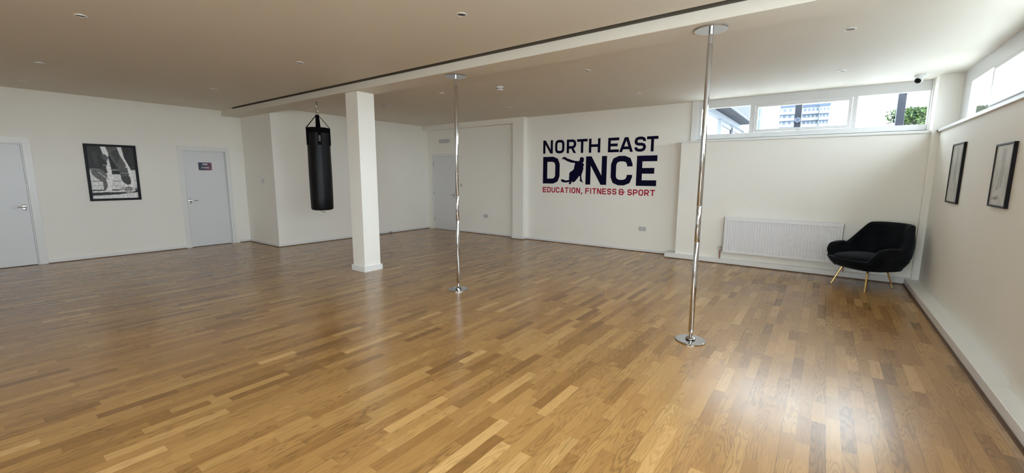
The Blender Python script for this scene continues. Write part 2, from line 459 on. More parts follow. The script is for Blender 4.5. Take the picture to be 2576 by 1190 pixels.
door_left('door_2', D2[0], D2[1], D2[0] + .06, 1, arch=.08)
d = empty('door_3', (-8.42, YREC, 0), **st); ox = -8.42
a, b = D3[0] - ox, D3[1] - ox
lf = MB().box(a + .018, b - .018, .004, .044, .006, 2.012, bev=.002).build('door_leaf', M_door, d)
MB().box(a, a + .015, -.004, .1, 0, 2.015).box(b - .015, b, -.004, .1, 0, 2.015).box(a, b, -.004, .1, 2.015, 2.03).build('door_frame', M_wood, d)
mb = MB(); A = .05
mb.box(a - A, a, -.012, 0, 0, 2.03, bev=.002); mb.box(b, b + A, -.012, 0, 0, 2.03, bev=.002); mb.box(a - A, b + A, -.012, 0, 2.03, 2.03 + A, bev=.002)
mb.build('architrave', M_wood, d)
lever(lf, (b - .09, .004, .965), -1, 'y')
for z in (.28, 1.02, 1.80):
    MB().box(a + .006, a + .028, -.010, .002, z - .05, z + .05, bev=.002).build('hinge', M_nickel, d)

# ------------------------------------------------------------------ chrome dance poles
def dance_pole(x, y, label):
    p = empty('dance_pole', (x, y, 0), label=label, cat='pole', group='chrome floor-to-ceiling poles')
    MB().lathe([(.0, .0), (.128, 0), (.132, .003), (.132, .009), (.128, .012), (.045, .0135), (.0, .0135)], n=64, smooth=False).build('base_plate', M_chrome, p)
    MB().lathe([(.028, .0135), (.044, .018), (.044, .026), (.034, .036), (.018, .040), (.015, .042), (.015, .085), (.0, .085)], n=40, cap=False).build('base_collar', M_chrome, p)
    for z0, z1 in ((.085, .92), (.922, 1.24), (1.242, 2.60)):
        MB().lathe([(.0, z0), (.0215, z0), (.0225, z0 + .002), (.0225, z1 - .002), (.0215, z1), (0, z1)], n=48).build('pole_section', M_chrome, p)
    MB().lathe([(.0, 2.60), (.019, 2.60), (.019, ZB - .014), (0, ZB - .014)], n=40).build('top_collar', M_chrome, p)
    MB().lathe([(.0, ZB), (.128, ZB), (.132, ZB - .003), (.132, ZB - .011), (.128, ZB - .014), (0, ZB - .014)], n=64, smooth=False).build('ceiling_plate', M_chrome, p)
    return p
dance_pole(-3.80, 3.99, 'farther slim chrome dance pole between floor and beam, just right of the white pillar')
dance_pole(-.876, 3.992, 'nearer slim chrome dance pole between floor and beam, left of the radiator')

# ------------------------------------------------------------------ punch bag
bx, by = -7.09, 4.03
bag = empty('punch_bag', (bx, by, 0), label='long black punch bag hanging by webbing straps from the beam, left of the pillar', cat='punch bag')
R_ = .183
prof = [(0, .885), (.13, .888), (.170, .900), (.181, .925), (R_ + .001, 1.1), (R_ + .003, 1.5), (R_, 1.9), (R_ - .001, 2.19), (R_ - .001, 2.20), (R_ + .001, 2.205), (R_ + .001, 2.285), (R_ - .003, 2.294), (.165, 2.290), (.16, 2.27), (0, 2.265)]
body = MB().lathe(prof, n=64, cap=False).build('bag_body', M_leather, bag)
MB().lathe([(R_ + .0015, 2.206), (R_ + .0045, 2.209), (R_ + .0045, 2.283), (R_ + .0015, 2.286)], n=64, cap=False).build('top_band', M_strap, body)
cam_az = math.atan2(-by, -bx)
for k in range(4):
    a = cam_az + math.radians((5, 78, 183, -68)[k])
    c, s_ = math.cos(a), math.sin(a)
    tx, ty = -s_, c
    mb = MB(); w = .027
    path = [(R_ + .007, 2.00), (R_ + .007, 2.29), (R_ * .52, 2.41), (.012, 2.512)]
    rows = []
    for (r, z) in path:
        rows.append([Vector((r * c + q * tx * (1 if z < 2.3 else .9), r * s_ + q * ty, z)) for q in (-w, w)])
    for A_, B_ in zip(rows, rows[1:]):
        nrm = (A_[1] - A_[0]).cross(B_[0] - A_[0]).normalized() * .002
        v = [mb.bm.verts.new(p_) for p_ in (A_[0] - nrm, A_[1] - nrm, B_[1] - nrm, B_[0] - nrm, A_[0] + nrm, A_[1] + nrm, B_[1] + nrm, B_[0] + nrm)]
        for q in ((0, 1, 2, 3), (7, 6, 5, 4), (0, 4, 5, 1), (1, 5, 6, 2), (2, 6, 7, 3), (3, 7, 4, 0)):
            mb.bm.faces.new([v[i] for i in q])
    sp = mb.build('strap', M_strap, bag)
    if k == 0: front_strap = sp
# D ring, carabiner, hook
def ring_pts(cx, cz, rx, rz, ax, n=20):
    return [((cx + rx * math.cos(t)) * ax[0], (cx + rx * math.cos(t)) * ax[1], cz + rz * math.sin(t)) for t in [2 * PI * i / n for i in range(n)]]
ax = (-math.sin(cam_az), math.cos(cam_az))
MB().tube(ring_pts(0, 2.525, .026, .024, ax), .0045, closed=True, n=8).build('steel_ring', M_chrome, bag)
MB().tube(ring_pts(0, 2.607, .018, .062, ax), .0042, closed=True, n=8).box(-.006, .006, -.006, .006, 2.538, 2.552).build('carabiner', M_chrome, bag)
MB().tube([(0, 0, ZB), (0, 0, 2.70), (.012 * ax[0], .012 * ax[1], 2.685), (.008 * ax[0], .008 * ax[1], 2.668), (-.01 * ax[0], -.01 * ax[1], 2.664)], .005, n=8).lathe([(0, ZB), (.016, ZB), (.016, ZB - .004), (0, ZB - .004)], n=20).build('ceiling_hook', M_dark, bag)
MB().tube([(-.05 * ax[0], -.05 * ax[1], .886), (-.03 * ax[0], -.03 * ax[1], .868), (.0, 0, .866), (.04 * ax[0], .04 * ax[1], .852), (.04 * ax[0], .04 * ax[1], .835), (.01 * ax[0], .01 * ax[1], .848), (0, 0, .886)], .003, n=6).build('bottom_ring', M_nickel, bag)
hk = empty('ceiling_hook', (-7.45, 4.13, ZB), label='tiny bare metal hook in the underside of the beam, left of the punch bag', cat='hook')
MB().tube([(0, 0, 0), (0, 0, -.02), (.015, 0, -.035), (.0, 0, -.05), (-.015, 0, -.035)], .003, n=6).build('hook_wire', M_nickel, hk)

# ------------------------------------------------------------------ lettering
def stroke(mb, path, t, put, closed=False, d=.003):
    P = [Vector(p) for p in path]; n = len(P); off = []
    for i in range(n):
        if closed: a, c = P[i - 1], P[(i + 1) % n]
        else: a, c = P[max(i - 1, 0)], P[min(i + 1, n - 1)]
        d1 = (P[i] - a).normalized() if (P[i] - a).length > 1e-9 else (c - P[i]).normalized()
        d2 = (c - P[i]).normalized() if (c - P[i]).length > 1e-9 else d1
        n1 = Vector((-d1.y, d1.x)); n2 = Vector((-d2.y, d2.x)); m = (n1 + n2).normalized()
        off.append(m * (t / 2) / max(m.dot(n1), .3))
    L_ = [P[i] + off[i] for i in range(n)]; R2 = [P[i] - off[i] for i in range(n)]
    for i in range(n if closed else n - 1):
        j = (i + 1) % n
        poly(mb, [L_[i], L_[j], R2[j], R2[i]], put, d)
_jit = [0]
def poly(mb, pts, put, d=.003):
    _jit[0] = (_jit[0] + 1) % 7; d = d * (1 + .035 * _jit[0])
    A = [mb.bm.verts.new(put(p[0], p[1], 0)) for p in pts]; B = [mb.bm.verts.new(put(p[0], p[1], d)) for p in pts]
    mb.bm.faces.new(A); mb.bm.faces.new(B[::-1]); n = len(pts)
    for i in range(n): mb.bm.faces.new((A[i], B[i], B[(i + 1) % n], A[(i + 1) % n]))
def glyph(mb, ch, x0, x1, z0, z1, t, put, d=.003):
    l, r, b, tp, m = x0 + t / 2, x1 - t / 2, z0 + t / 2, z1 - t / 2, (z0 + z1) / 2
    w, h = x1 - x0, z1 - z0; c = min(.36 * w, .2 * h); c2 = c * .3
    S_ = lambda p, cl=False: stroke(mb, p, t, put, cl, d)
    def corner(px, pz, sx, sz):            # rounded corner of 3 points
        return [(px, pz + sz * c), (px + sx * c * .29, pz + sz * c * .29), (px + sx * c, pz)]
    TL = corner(l, tp, 1, -1); TR = corner(r, tp, -1, -1); BR = corner(r, b, -1, 1); BL = corner(l, b, 1, 1)
    if ch == 'N':
        S_([(l, z0), (l, z1)]); S_([(r, z0), (r, z1)]); k = t * 1.12
        poly(mb, [(x0, z1), (x0 + k, z1), (x1, z0), (x1 - k, z0)], put, d)
    elif ch == 'O': S_(TL + TR[::-1] + BR + BL[::-1], True)
    elif ch == 'D': S_([(l, b), (l, tp)] + TR[::-1] + BR, True)
    elif ch in 'RP':
        mm = z0 + h * .42
        S_([(l, z0), (l, tp)] + TR[::-1] + [(r, mm + c), (r - c * .29, mm + c * .29), (r - c, mm), (l, mm)])
        if ch == 'R':
            q = x0 + w * .45
            poly(mb, [(q - t * .1, mm), (q + t * .95, mm), (x1 + t * .05, z0), (x1 - t * 1.05, z0)], put, d)
    elif ch == 'T': S_([(x0, tp), (x1, tp)]); S_([((x0 + x1) / 2, z0), ((x0 + x1) / 2, tp)])
    elif ch == 'H': S_([(l, z0), (l, z1)]); S_([(r, z0), (r, z1)]); S_([(l, m), (r, m)])
    elif ch == 'E': S_([(x1, tp), (l, tp), (l, b), (x1, b)]); S_([(l, m), (x1 - w * .12, m)])
    elif ch == 'F': S_([(x1, tp), (l, tp), (l, z0)]); S_([(l, m), (x1 - w * .12, m)])
    elif ch == 'I': S_([((x0 + x1) / 2, z0), ((x0 + x1) / 2, z1)])
    elif ch == 'A':
        cx = (x0 + x1) / 2; k = t * 1.06
        poly(mb, [(x0, z0), (x0 + k, z0), (cx + k * .38, z1), (cx - k * .62, z1)], put, d)
        poly(mb, [(x1 - k, z0), (x1, z0), (cx + k * .62, z1), (cx - k * .38, z1)], put, d)
        S_([(x0 + w * .22, z0 + h * .28), (x1 - w * .22, z0 + h * .28)])
    elif ch == 'S':
        S_([(r, z1 - h * .30)] + TR + TL[::-1] + [(l, m + c * .8), (l + c * .29, m + c * .25), (l + c, m), (r - c, m), (r - c * .29, m - c * .25), (r, m - c * .8)] + BR + BL[::-1] + [(l, z0 + h * .30)])
    elif ch == 'C': S_([(r, z1 - h * .36)] + TR + TL[::-1] + BL + BR[::-1] + [(r, z0 + h * .36)])
    elif ch == 'U': S_([(l, z1)] + BL + BR[::-1] + [(r, z1)])
    elif ch == 'K':
        S_([(l, z0), (l, z1)]); S_([(l, m), (r, z1)]); S_([(l + w * .25, m), (r, z0)])
    elif ch == 'X': S_([(l, z0), (r, z1)]); S_([(l, z1), (r, z0)])
    elif ch == ',': poly(mb, [(x0 + w * .3, z0 + t), (x1, z0 + t), (x1 - w * .3, z0 - t), (x0, z0 - t)], put, d)
    elif ch == '&':
        q = x0 + w * .78; qr = q - t / 2
        S_([(qr, z1 - h * .30), (qr, tp - c * .6), (qr - c * .5, tp), (l + c * .5, tp), (l, tp - c * .5), (l, m + c * .6), (l + c * .4, m), (x1, m)])
        S_([(l + c * .4, m), (l, m - c * .5), (l, b + c * .5), (l + c * .5, b), (qr - c * .4, b), (qr, b + c * .5), (qr, m + h * .12)])
YS = YLOGO - .0005
sign = empty('wall_lettering', (-3.93, YS, 1.1), label='large navy and crimson studio lettering on the back wall, left of the radiator wall', cat='wall sign')
sx, sz = -3.93, 1.1
def putw(a, b, dd): return Vector((a - sx, -dd, b - sz))
def zt(x): return 2.291 + (x + 5.215) * (-.025 / 2.57)
def zb(x): return 1.998 + (x + 5.215) * (-.022 / 2.57)
for ch, a, b in [('N', -5.22, -4.968), ('O', -4.91, -4.675), ('R', -4.616, -4.388), ('T', -4.368, -4.121), ('H', -4.085, -3.826), ('E', -3.655, -3.42), ('A', -3.41, -3.125), ('S', -3.10, -2.868), ('T', -2.855, -2.635)]:
    x = (a + b) / 2
    m_ = MB(); glyph(m_, ch, a, b, zb(x), zt(x), .056, putw); m_.build('letter', M_navy, sign)
for ch, a, b in [('D', -5.217, -4.784), ('N', -4.143, -3.668), ('C', -3.574, -3.120), ('E', -3.035, -2.635)]:
    x = (a + b) / 2
    m_ = MB(); glyph(m_, ch, a, b, 1.330 + (x + 5.217) * (-.019 / 2.58), 1.928 + (x + 5.217) * (-.028 / 2.58), .112, putw); m_.build('letter', M_navy, sign)
def word(txt, a, b, z0, z1, t, m, parent, put, gap=.22, d=.003, sub='letter'):
    wid = [.35 if c in 'I,' else 1 for c in txt]; tot = sum(wid) + gap * (len(txt) - 1); u = (b - a) / tot; x = a
    for c, w in zip(txt, wid):
        m_ = MB(); glyph(m_, c, x, x + w * u, z0, z1, t, put, d); m_.build(sub, m, parent); x += (w + gap) * u
word('EDUCATION,', -5.214, -4.211, 1.128, 1.250, .022, M_red, sign, putw)
word('FITNESS', -4.141, -3.435, 1.124, 1.246, .022, M_red, sign, putw)
word('&', -3.385, -3.258, 1.122, 1.243, .022, M_red, sign, putw)
word('SPORT', -3.202, -2.649, 1.120, 1.240, .022, M_red, sign, putw)
dancer = [(-4.722, 1.894), (-4.682, 1.916), (-4.629, 1.906), (-4.609, 1.885), (-4.508, 1.853), (-4.403, 1.824), (-4.313, 1.818), (-4.288, 1.844), (-4.294, 1.872), (-4.277, 1.896), (-4.239, 1.904), (-4.201, 1.888), (-4.192, 1.847), (-4.198, 1.809), (-4.223, 1.776), (-4.191, 1.753), (-4.186, 1.726), (-4.208, 1.708), (-4.199, 1.663), (-4.217, 1.595), (-4.241, 1.538), (-4.244, 1.47), (-4.229, 1.413), (-4.205, 1.367), (-4.215, 1.358), (-4.241, 1.381), (-4.267, 1.389), (-4.282, 1.396), (-4.273, 1.435), (-4.277, 1.492), (-4.296, 1.504), (-4.34, 1.446), (-4.391, 1.388), (-4.437, 1.36), (-4.455, 1.369), (-4.469, 1.392), (-4.484, 1.352), (-4.494, 1.322), (-4.541, 1.321), (-4.547, 1.34), (-4.527, 1.363), (-4.548, 1.368), (-4.614, 1.357), (-4.695, 1.361), (-4.737, 1.384), (-4.743, 1.415), (-4.724, 1.431), (-4.683, 1.42), (-4.629, 1.402), (-4.562, 1.409), (-4.536, 1.421), (-4.545, 1.456), (-4.536, 1.503), (-4.542, 1.549), (-4.514, 1.591), (-4.462, 1.618), (-4.429, 1.653), (-4.421, 1.71), (-4.402, 1.767), (-4.423, 1.783), (-4.507, 1.791), (-4.6, 1.822), (-4.654, 1.851), (-4.689, 1.875), (-4.707, 1.857), (-4.727, 1.871)]
m_ = MB()
from mathutils.geometry import tessellate_polygon
tris = tessellate_polygon([[Vector((p[0], p[1], 0)) for p in dancer]])
A = [m_.bm.verts.new(putw(p[0], p[1], .003)) for p in dancer]; B = [m_.bm.verts.new(putw(p[0], p[1], 0)) for p in dancer]
for t3 in tris:
    m_.bm.faces.new([A[i] for i in t3])
for i in range(len(dancer)):
    j = (i + 1) % len(dancer); m_.bm.faces.new((A[i], B[i], B[j], A[j]))
m_.build('dancer_silhouette', M_navy, sign)

# bag badge letters (rotated, reading down)
M_badge = mat('grey_print', (.30, .30, .32), .5)
a0 = cam_az + math.radians(5); c, s_ = math.cos(a0), math.sin(a0)
def putb(a, b, dd):      # a: along text, b: letter height; text reads downwards
    r = R_ + .0095 + dd
    return Vector((r * c + b * -s_, r * s_ + b * c, 2.155 - a))
for i, chh in enumerate('RDX'):
    m_ = MB(); glyph(m_, chh, i * .034, i * .034 + .028, -.014, .014, .0055, putb, .0008); m_.build('badge_letter', M_badge, front_strap)

# ------------------------------------------------------------------ kitchen sign on door_2
def grad_mat():
    m = mat('sign_gradient_print', (.02, .01, .08), .25); N = m.node_tree.nodes; L = m.node_tree.links
    tc = N.new('ShaderNodeTexCoord'); sp = N.new('ShaderNodeSeparateXYZ'); cr = N.new('ShaderNodeValToRGB')
    L.new(tc.outputs['Generated'], sp.inputs[0]); L.new(sp.outputs['Y'], cr.inputs['Fac'])
    cr.color_ramp.elements[0].color = (.008, .008, .045, 1); cr.color_ramp.elements[0].position = .3
    cr.color_ramp.elements[1].color = (.17, .012, .06, 1)
    L.new(cr.outputs['Color'], N['Principled BSDF'].inputs['Base Color']); return m
ks = empty('door_sign', (XL - .0145, 3.417, 1.663), label='small navy to magenta kitchen sign with four screw caps on the white door', cat='sign')
MB().box(0, .004, -.118, .118, -.080, .080, bev=.001).build('sign_plate', grad_mat(), ks)
for yy in (-.098, .098):
    for zz in (-.062, .062):
        MB().lathe([(.008, .004), (.008, .008), (0, .009)], c=(0, yy, zz), n=16, axis='X').build('screw_cap', M_chrome, ks)
M_wtext = mat('white_print', (.8, .8, .82), .5)
def puts(a, b, dd): return Vector((.004 + dd, a, b))
word('KITCHEN', -.068, .068, -.040, -.016, .0052, M_wtext, ks, puts, d=.001)
word('NORTHEAST', -.044, .046, .052, .062, .002, M_wtext, ks, puts, d=.001)
word('DANCE', -.044, .046, .026, .049, .0045, M_wtext, ks, puts, d=.001)

# ------------------------------------------------------------------ framed pictures
def inside(poly_, u, v):
    r = False; n = len(poly_); j = n - 1
    for i in range(n):
        if (poly_[i][1] > v) != (poly_[j][1] > v) and u < (poly_[j][0] - poly_[i][0]) * (v - poly_[i][1]) / (poly_[j][1] - poly_[i][1]) + poly_[i][0]: r = not r
        j = i
    return r
def print_mesh(name, parent, fn, nu, nv, put, mname, tint=(1, 1, 1)):
    me = bpy.data.meshes.new(name)
    vs = [put(i / nu, j / nv) for j in range(nv + 1) for i in range(nu + 1)]
    fs = [(j * (nu + 1) + i, j * (nu + 1) + i + 1, (j + 1) * (nu + 1) + i + 1, (j + 1) * (nu + 1) + i) for j in range(nv) for i in range(nu)]
    me.from_pydata(vs, [], fs); at = me.color_attributes.new('print', 'FLOAT_COLOR', 'POINT')
    for k in range(len(vs)):
        i, j = k % (nu + 1), k // (nu + 1); g = fn(i / nu, j / nv)
        at.data[k].color = (g * tint[0], g * tint[1], g * tint[2], 1)
    m = mat(mname, (.5, .5, .5), .4, spec=.2); N = m.node_tree.nodes; a_ = N.new('ShaderNodeAttribute'); a_.attribute_name = 'print'
    m.node_tree.links.new(a_.outputs['Color'], N['Principled BSDF'].inputs['Base Color'])
    me.materials.append(m); o = bpy.data.objects.new(name, me); COL.objects.link(o); o.parent = parent
    return o
layers = [
    ([(0, .57), (1, .55), (1, 1), (0, 1)], .035),
    ([(0, .55), (.64, .535), (.64, .565), (0, .58)], .30),
    ([(.40, .47), (.66, .47), (.66, .54), (.40, .54)], .03),
    ([(0, .33), (1, .335), (1, .345), (0, .34)], .05),
    ([(0, .248), (1, .25), (1, .256), (0, .254)], .25),
    ([(0, .15), (.6, .155), (.6, .175), (0, .175)], .02),
    ([(0, .06), (.55, .075), (.8, .10), (1, .11), (1, .135), (.6, .12), (.3, .125), (0, .118)], .04),
    ([(0, .96), (0, .60), (.26, .56), (.42, .66), (.35, .80), (.29, 1)], .045),
    ([(.10, .9), (.12, .65), (.2, .62), (.2, .9)], .07),
    ([(.40, 1), (.64, 1), (.70, .80), (.80, .62), (.80, .5), (.64, .52), (.60, .60), (.50, .76), (.43, .87)], .13),
    ([(.50, .9), (.64, .95), (.68, .78), (.60, .68)], .07),
    ([(.284, 1), (.39, 1), (.439, .885), (.432, .773), (.457, .627), (.475, .446), (.455, .31), (.42, .151), (.30, .152), (.257, .176), (.26, .334), (.32, .42), (.38, .48), (.36, .60), (.399, .682), (.36, .77), (.33, .84)], .92),
    ([(.28, .84), (.36, .86), (.43, .80), (.40, .72), (.33, .74)], .12),
    ([(.26, .62), (.36, .60), (.38, .50), (.30, .47), (.24, .53)], .06),
    ([(.30, .655), (.40, .635), (.40, .622), (.30, .64)], .5),
    ([(.03, .54), (.10, .57), (.29, .545), (.37, .44), (.33, .36), (.26, .31), (.12, .40), (.05, .46)], .16),
    ([(.17, .51), (.20, .515), (.38, .38), (.36, .37)], .5),
    ([(.25, .33), (.33, .37), (.35, .24), (.30, .17), (.255, .17)], .15),
    ([(.637, 1), (.737, 1), (.772, .804), (.821, .702), (.883, .587), (.935, .4), (.945, .199), (.872, .118), (.741, .109), (.687, .18), (.642, .308), (.655, .481), (.70, .56), (.80, .62), (.78, .69), (.70, .82)], .92),
    ([(.645, .48), (.66, .56), (.74, .60), (.82, .60), (.84, .44), (.84, .36), (.66, .38)], .12),
    ([(.655, .50), (.86, .49), (.86, .48), (.655, .49)], .35),
    ([(.652, .425), (.80, .44), (.86, .42), (.875, .33), (.86, .275), (.78, .262), (.71, .30), (.66, .36)], .07),
    ([(.69, .20), (.72, .12), (.86, .12), (.90, .20), (.80, .24)], .42),
    ([(.93, .12), (.97, .20), (1, .16), (1, .11)], .03),
]
def dance_print(u, v):
    g = 0
    for (a, b) in ((-.004, -.003), (.004, -.003), (-.004, .003), (.004, .003)):
        x = .82
        for p, val in layers:
            if inside(p, u + a, v + b): x = val
        g += x / 4
    g *= 1 + .35 * (noise.noise(Vector((u * 22, v * 40, 1))))
    if u > .88 and v > .55: g += .05 * max(0, math.sin(v * 120) * noise.noise(Vector((u * 30, v * 9, 3))) * 2)
    return max(g, .01)
pc = empty('framed_picture', (XL, 1.977, 1.52), label='large black-framed monochrome print of ballet feet on the left wall between two doors', cat='picture')
mb = MB(); hw, hh, f = .350, .500, .040
mb.box(.0, .026, -hw, hw, -hh, -hh + f, bev=.003); mb.box(0, .026, -hw, hw, hh - f, hh, bev=.003)
mb.box(0, .026, -hw, -hw + f, -hh + f, hh - f, bev=.003); mb.box(0, .026, hw - f, hw, -hh + f, hh - f, bev=.003)
mb.build('picture_frame', M_black, pc)
box('backing_board', M_black, (0.0005, .008, -hw + .01, hw - .01, -hh + .01, hh - .01), pc)
iw, ih = hw - f + .002, hh - f + .002
print_mesh('print', pc, dance_print, 130, 190, lambda u, v: (.0095, -iw + u * 2 * iw, -ih + v * 2 * ih), 'ballet_print')
cu = bpy.data.curves.new('caption', 'FONT'); cu.body = 'dance'; cu.size = .105; cu.shear = .45; cu.extrude = .0004; cu.space_character = 1.05
tmp = bpy.data.objects.new('tmp', cu); COL.objects.link(tmp)
bpy.context.view_layer.update()
me = bpy.data.meshes.new_from_object(tmp.evaluated_get(bpy.context.evaluated_depsgraph_get()))
bpy.data.objects.remove(tmp)
me.materials.clear(); me.materials.append(mat('grey_caption_ink', (.10, .10, .11), .5))
cap = bpy.data.objects.new('caption', me); COL.objects.link(cap); cap.parent = pc
cap.matrix_local = Matrix(((0, 0, 1, .0105), (1, 0, 0, .05), (0, 1, 0, -.315), (0, 0, 0, 1)))

def pic_right(y0, y1, z0, z1, label, fn, f=.018):
    yc, zc = (y0 + y1) / 2, (z0 + z1) / 2; hw, hh = (y1 - y0) / 2, (z1 - z0) / 2
    p = empty('framed_picture', (XR, yc, zc), label=label, cat='picture', group='black-framed pictures on the right wall'); D = .024
    mb = MB()
    mb.box(-D, 0, -hw, hw, -hh, -hh + f, bev=.002); mb.box(-D, 0, -hw, hw, hh - f, hh, bev=.002)
    mb.box(-D, 0, -hw, -hw + f, -hh + f, hh - f, bev=.002); mb.box(-D, 0, hw - f, hw, -hh + f, hh - f, bev=.002)
    mb.build('picture_frame', M_black, p)
    box('backing_board', M_black, (-.008, -.0005, -hw + .006, hw - .006, -hh + .006, hh - .006), p)
    iw, ih = hw - f + .001, hh - f + .001
    o = print_mesh('print', p, fn, 40, 60, lambda u, v: (-.018, iw - u * 2 * iw, -ih + v * 2 * ih), 'pale_print')
    o.data.materials[0].node_tree.nodes['Principled BSDF'].inputs['Roughness'].default_value = .12
    return p
def pale_a(u, v):
    g = .42 + .12 * noise.noise(Vector((u * 4, v * 3, 7)))
    if inside([(.30, .2), (.35, .6), (.45, .9), (.6, .95), (.65, .6), (.72, .2), (.6, .15), (.5, .5), (.42, .15)], u, v): g *= .82
    return g
def pale_b(u, v):
    g = .50 + .10 * noise.noise(Vector((u * 4, v * 3, 2)))
    if inside([(.40, .95), (.62, .95), (.66, .55), (.62, .30), (.52, .30), (.50, .55), (.46, .32), (.36, .30), (.44, .6)], u, v): g *= .70
    if inside([(.15, .10), (.3, .14), (.5, .16), (.6, .12), (.4, .08)], u, v) or inside([(.30, .26), (.42, .26), (.42, .31), (.32, .31)], u, v): g *= .45
    return g
pic_right(6.455, 6.95, 1.222, 1.875, 'taller slim black-framed pale picture on the right wall, nearer the window corner', pale_a)
pic_right(4.93, 5.365, 1.262, 1.780, 'smaller black-framed pale picture with faint figure, nearer the right edge of view', pale_b)

# ------------------------------------------------------------------ radiator
rd = empty('radiator', (-.52, YTH, 0), label='long white ribbed panel radiator on the wall below the high windows', cat='radiator')
rx = .805; z0, z1 = .215, .818
mb = MB(); yf = -.100
NP = 39; pitch = (2 * rx - .05) / NP
cols = [(-rx, 0), (-rx + .012, 0)]
for i in range(NP):
    xx = -rx + .025 + i * pitch
    cols += [(xx + .006, 0), (xx + .013, .015), (xx + pitch - .013, .015), (xx + pitch - .006, 0)]
cols += [(rx - .012, 0), (rx, 0)]
zs = [(z0, 0), (z0 + .030, 0), (z0 + .045, 1), (z1 - .065, 1), (z1 - .050, 0), (z1, 0)]
grid = [[mb.bm.verts.new((x, yf + dd * k, z)) for (x, dd) in cols] for (z, k) in zs]
for a, b in zip(grid, grid[1:]):
    for i in range(len(cols) - 1): mb.bm.faces.new((a[i], a[i + 1], b[i + 1], b[i]))
mb.build('front_panel', M_rad, rd, recalc=False)
mb = MB(); mb.box(-rx, rx, yf + .0165, yf + .022, z0, z1); mb.box(-rx, rx, -.045, -.030, z0, z1)
mb.box(-rx, -rx + .004, yf, -.030, z0 + .01, z1 + .004); mb.box(rx - .004, rx, yf, -.030, z0 + .01, z1 + .004)
mb.build('panel_body', M_rad, rd)
mb = MB(); mb.box(-rx, rx, yf - .002, yf + .008, z1 - .004, z1 + .006); mb.box(-rx, rx, -.040, -.030, z1 - .004, z1 + .006)
for i in range(40): mb.box(-rx + i * .0412, -rx + i * .0412 + .022, yf + .006, -.038, z1, z1 + .004)
mb.build('top_grille', M_rad, rd)
for xx in (-.55, .55): MB().box(xx - .015, xx + .015, -.032, 0, z0 + .05, z1 - .05).build('bracket', M_rad, rd)
for sgn in (-1, 1):
    xv = sgn * (rx + .045)
    mb = MB(); mb.tube([(xv, -.055, .093), (xv, -.055, .255)], .0085, n=12); pp = mb.build('pipe', M_copper, rd)
    MB().tube([(xv - sgn * .045, -.055, .262), (xv, -.055, .262)], .011, n=12).lathe([(0, .245), (.014, .245), (.014, .285), (.018, .287), (.018, .31), (0, .312)], c=(xv, -.055, 0), n=20).build('valve', M_nickel, rd)
MB().tube([(rx, -.055, z1 - .03), (rx + .022, -.055, z1 - .03)], .008, n=10).build('bleed_valve', M_nickel, rd)

# ------------------------------------------------------------------ armchair
CF = Vector((-.70, -.714)).normalized()
ch = empty('armchair', (.575, 7.55, 0), math.atan2(CF.y, CF.x) - PI / 2, label='black velvet tub armchair on slim gold legs in the corner beside the radiator', cat='armchair')
def sm(t): t = max(0, min(1, t)); return t * t * (3 - 2 * t)
def lerp(a, b, t): return a + (b - a) * t
def plan(phi, z):
    """outer shell outline; phi 0 = back, +-pi = front; local x = right, y = forward"""
    t = sm((z - .25) / .24)
    a = lerp(.33, .415, t); bb = lerp(.29, .365, t) + max(0, z - .5) * .24; bf = lerp(.34, .43, t)
    if z > .6: a = lerp(.415, .345, sm((z - .6) / .26))
    n = 3.0; c, s_ = math.cos(phi), math.sin(phi)
    b_ = bb if c > 0 else bf
    r = (abs(s_ / a) ** n + abs(c / b_) ** n) ** (-1 / n)
    return Vector((s_ * r, -c * r))
def top(phi):
    d = abs(math.degrees(phi))
    if d < 40: return .885 - .010 * (d / 40) ** 2
    if d < 86: return lerp(.875, .580, sm((d - 40) / 46) ** .9)
    if d < 118: return .580 + .012 * math.sin((d - 86) / 32 * PI)
    return lerp(.580, .38, sm((d - 118) / 28) ** 1.5)
mb = MB(); secs = []
NPH = 84; PH = math.radians(146)
for i in range(NPH + 1):
    phi = -PH + 2 * PH * i / NPH; tz = top(phi); sec = []
    th = .085 + .02 * sm((abs(phi) - 1.2) / .6)
    for k in range(9):
        z = lerp(.27, tz - .035, k / 8); p = plan(phi, z); sec.append((p.x, p.y, z))
    po = plan(phi, tz); nrm = po.normalized()
    for k in range(1, 6):
        a = PI * k / 6; q = po - nrm * (th / 2) * (1 - math.cos(a)); sec.append((q.x, q.y, tz - .035 + .035 * math.sin(a)))
    for k in range(8, -1, -1):
        z = lerp(.27, tz - .035, k / 8); p = plan(phi, z); p = p - p.normalized() * (th + .02 * (1 - k / 8)); sec.append((p.x, p.y, z))
    secs.append([mb.bm.verts.new(v) for v in sec])
n = len(secs[0])
for a, b in zip(secs, secs[1:]):
    for k in range(n):
        mb.bm.faces.new((a[k], a[(k + 1) % n], b[(k + 1) % n], b[k]))
mb.bm.faces.new(secs[0][::-1]); mb.bm.faces.new(secs[-1])
# tub under the seat
rings = []
for k in range(13):
    z = .245 + .155 * k / 12; ring = []
    q = k / 12; sh = (1 - (1 - min(1, q * 1.7)) ** 2.4) ** (1 / 2.4) if q < .6 else 1
    for i in range(64):
        phi = 2 * PI * i / 64 - PI
        p = plan(phi, max(z, .27) + .02) * (.40 + .60 * sh) * .995
        ring.append(mb.bm.verts.new((p.x, p.y + (.02 if abs(phi) > 2 else 0), z)))
    rings.append(ring)
for a, b in zip(rings, rings[1:]):
    for i in range(64): mb.bm.faces.new((a[i], a[(i + 1) % 64], b[(i + 1) % 64], b[i]))
mb.bm.faces.new(rings[0][::-1]); mb.bm.faces.new(rings[-1])
sh_ = mb.build('shell', M_velvet, ch)
md = sh_.modifiers.new('r', 'REMESH'); md.mode = 'VOXEL'; md.voxel_size = .010; md.use_smooth_shade = True
md = sh_.modifiers.new('s', 'SMOOTH'); md.factor = .5; md.iterations = 6
mb = MB(); rings = []
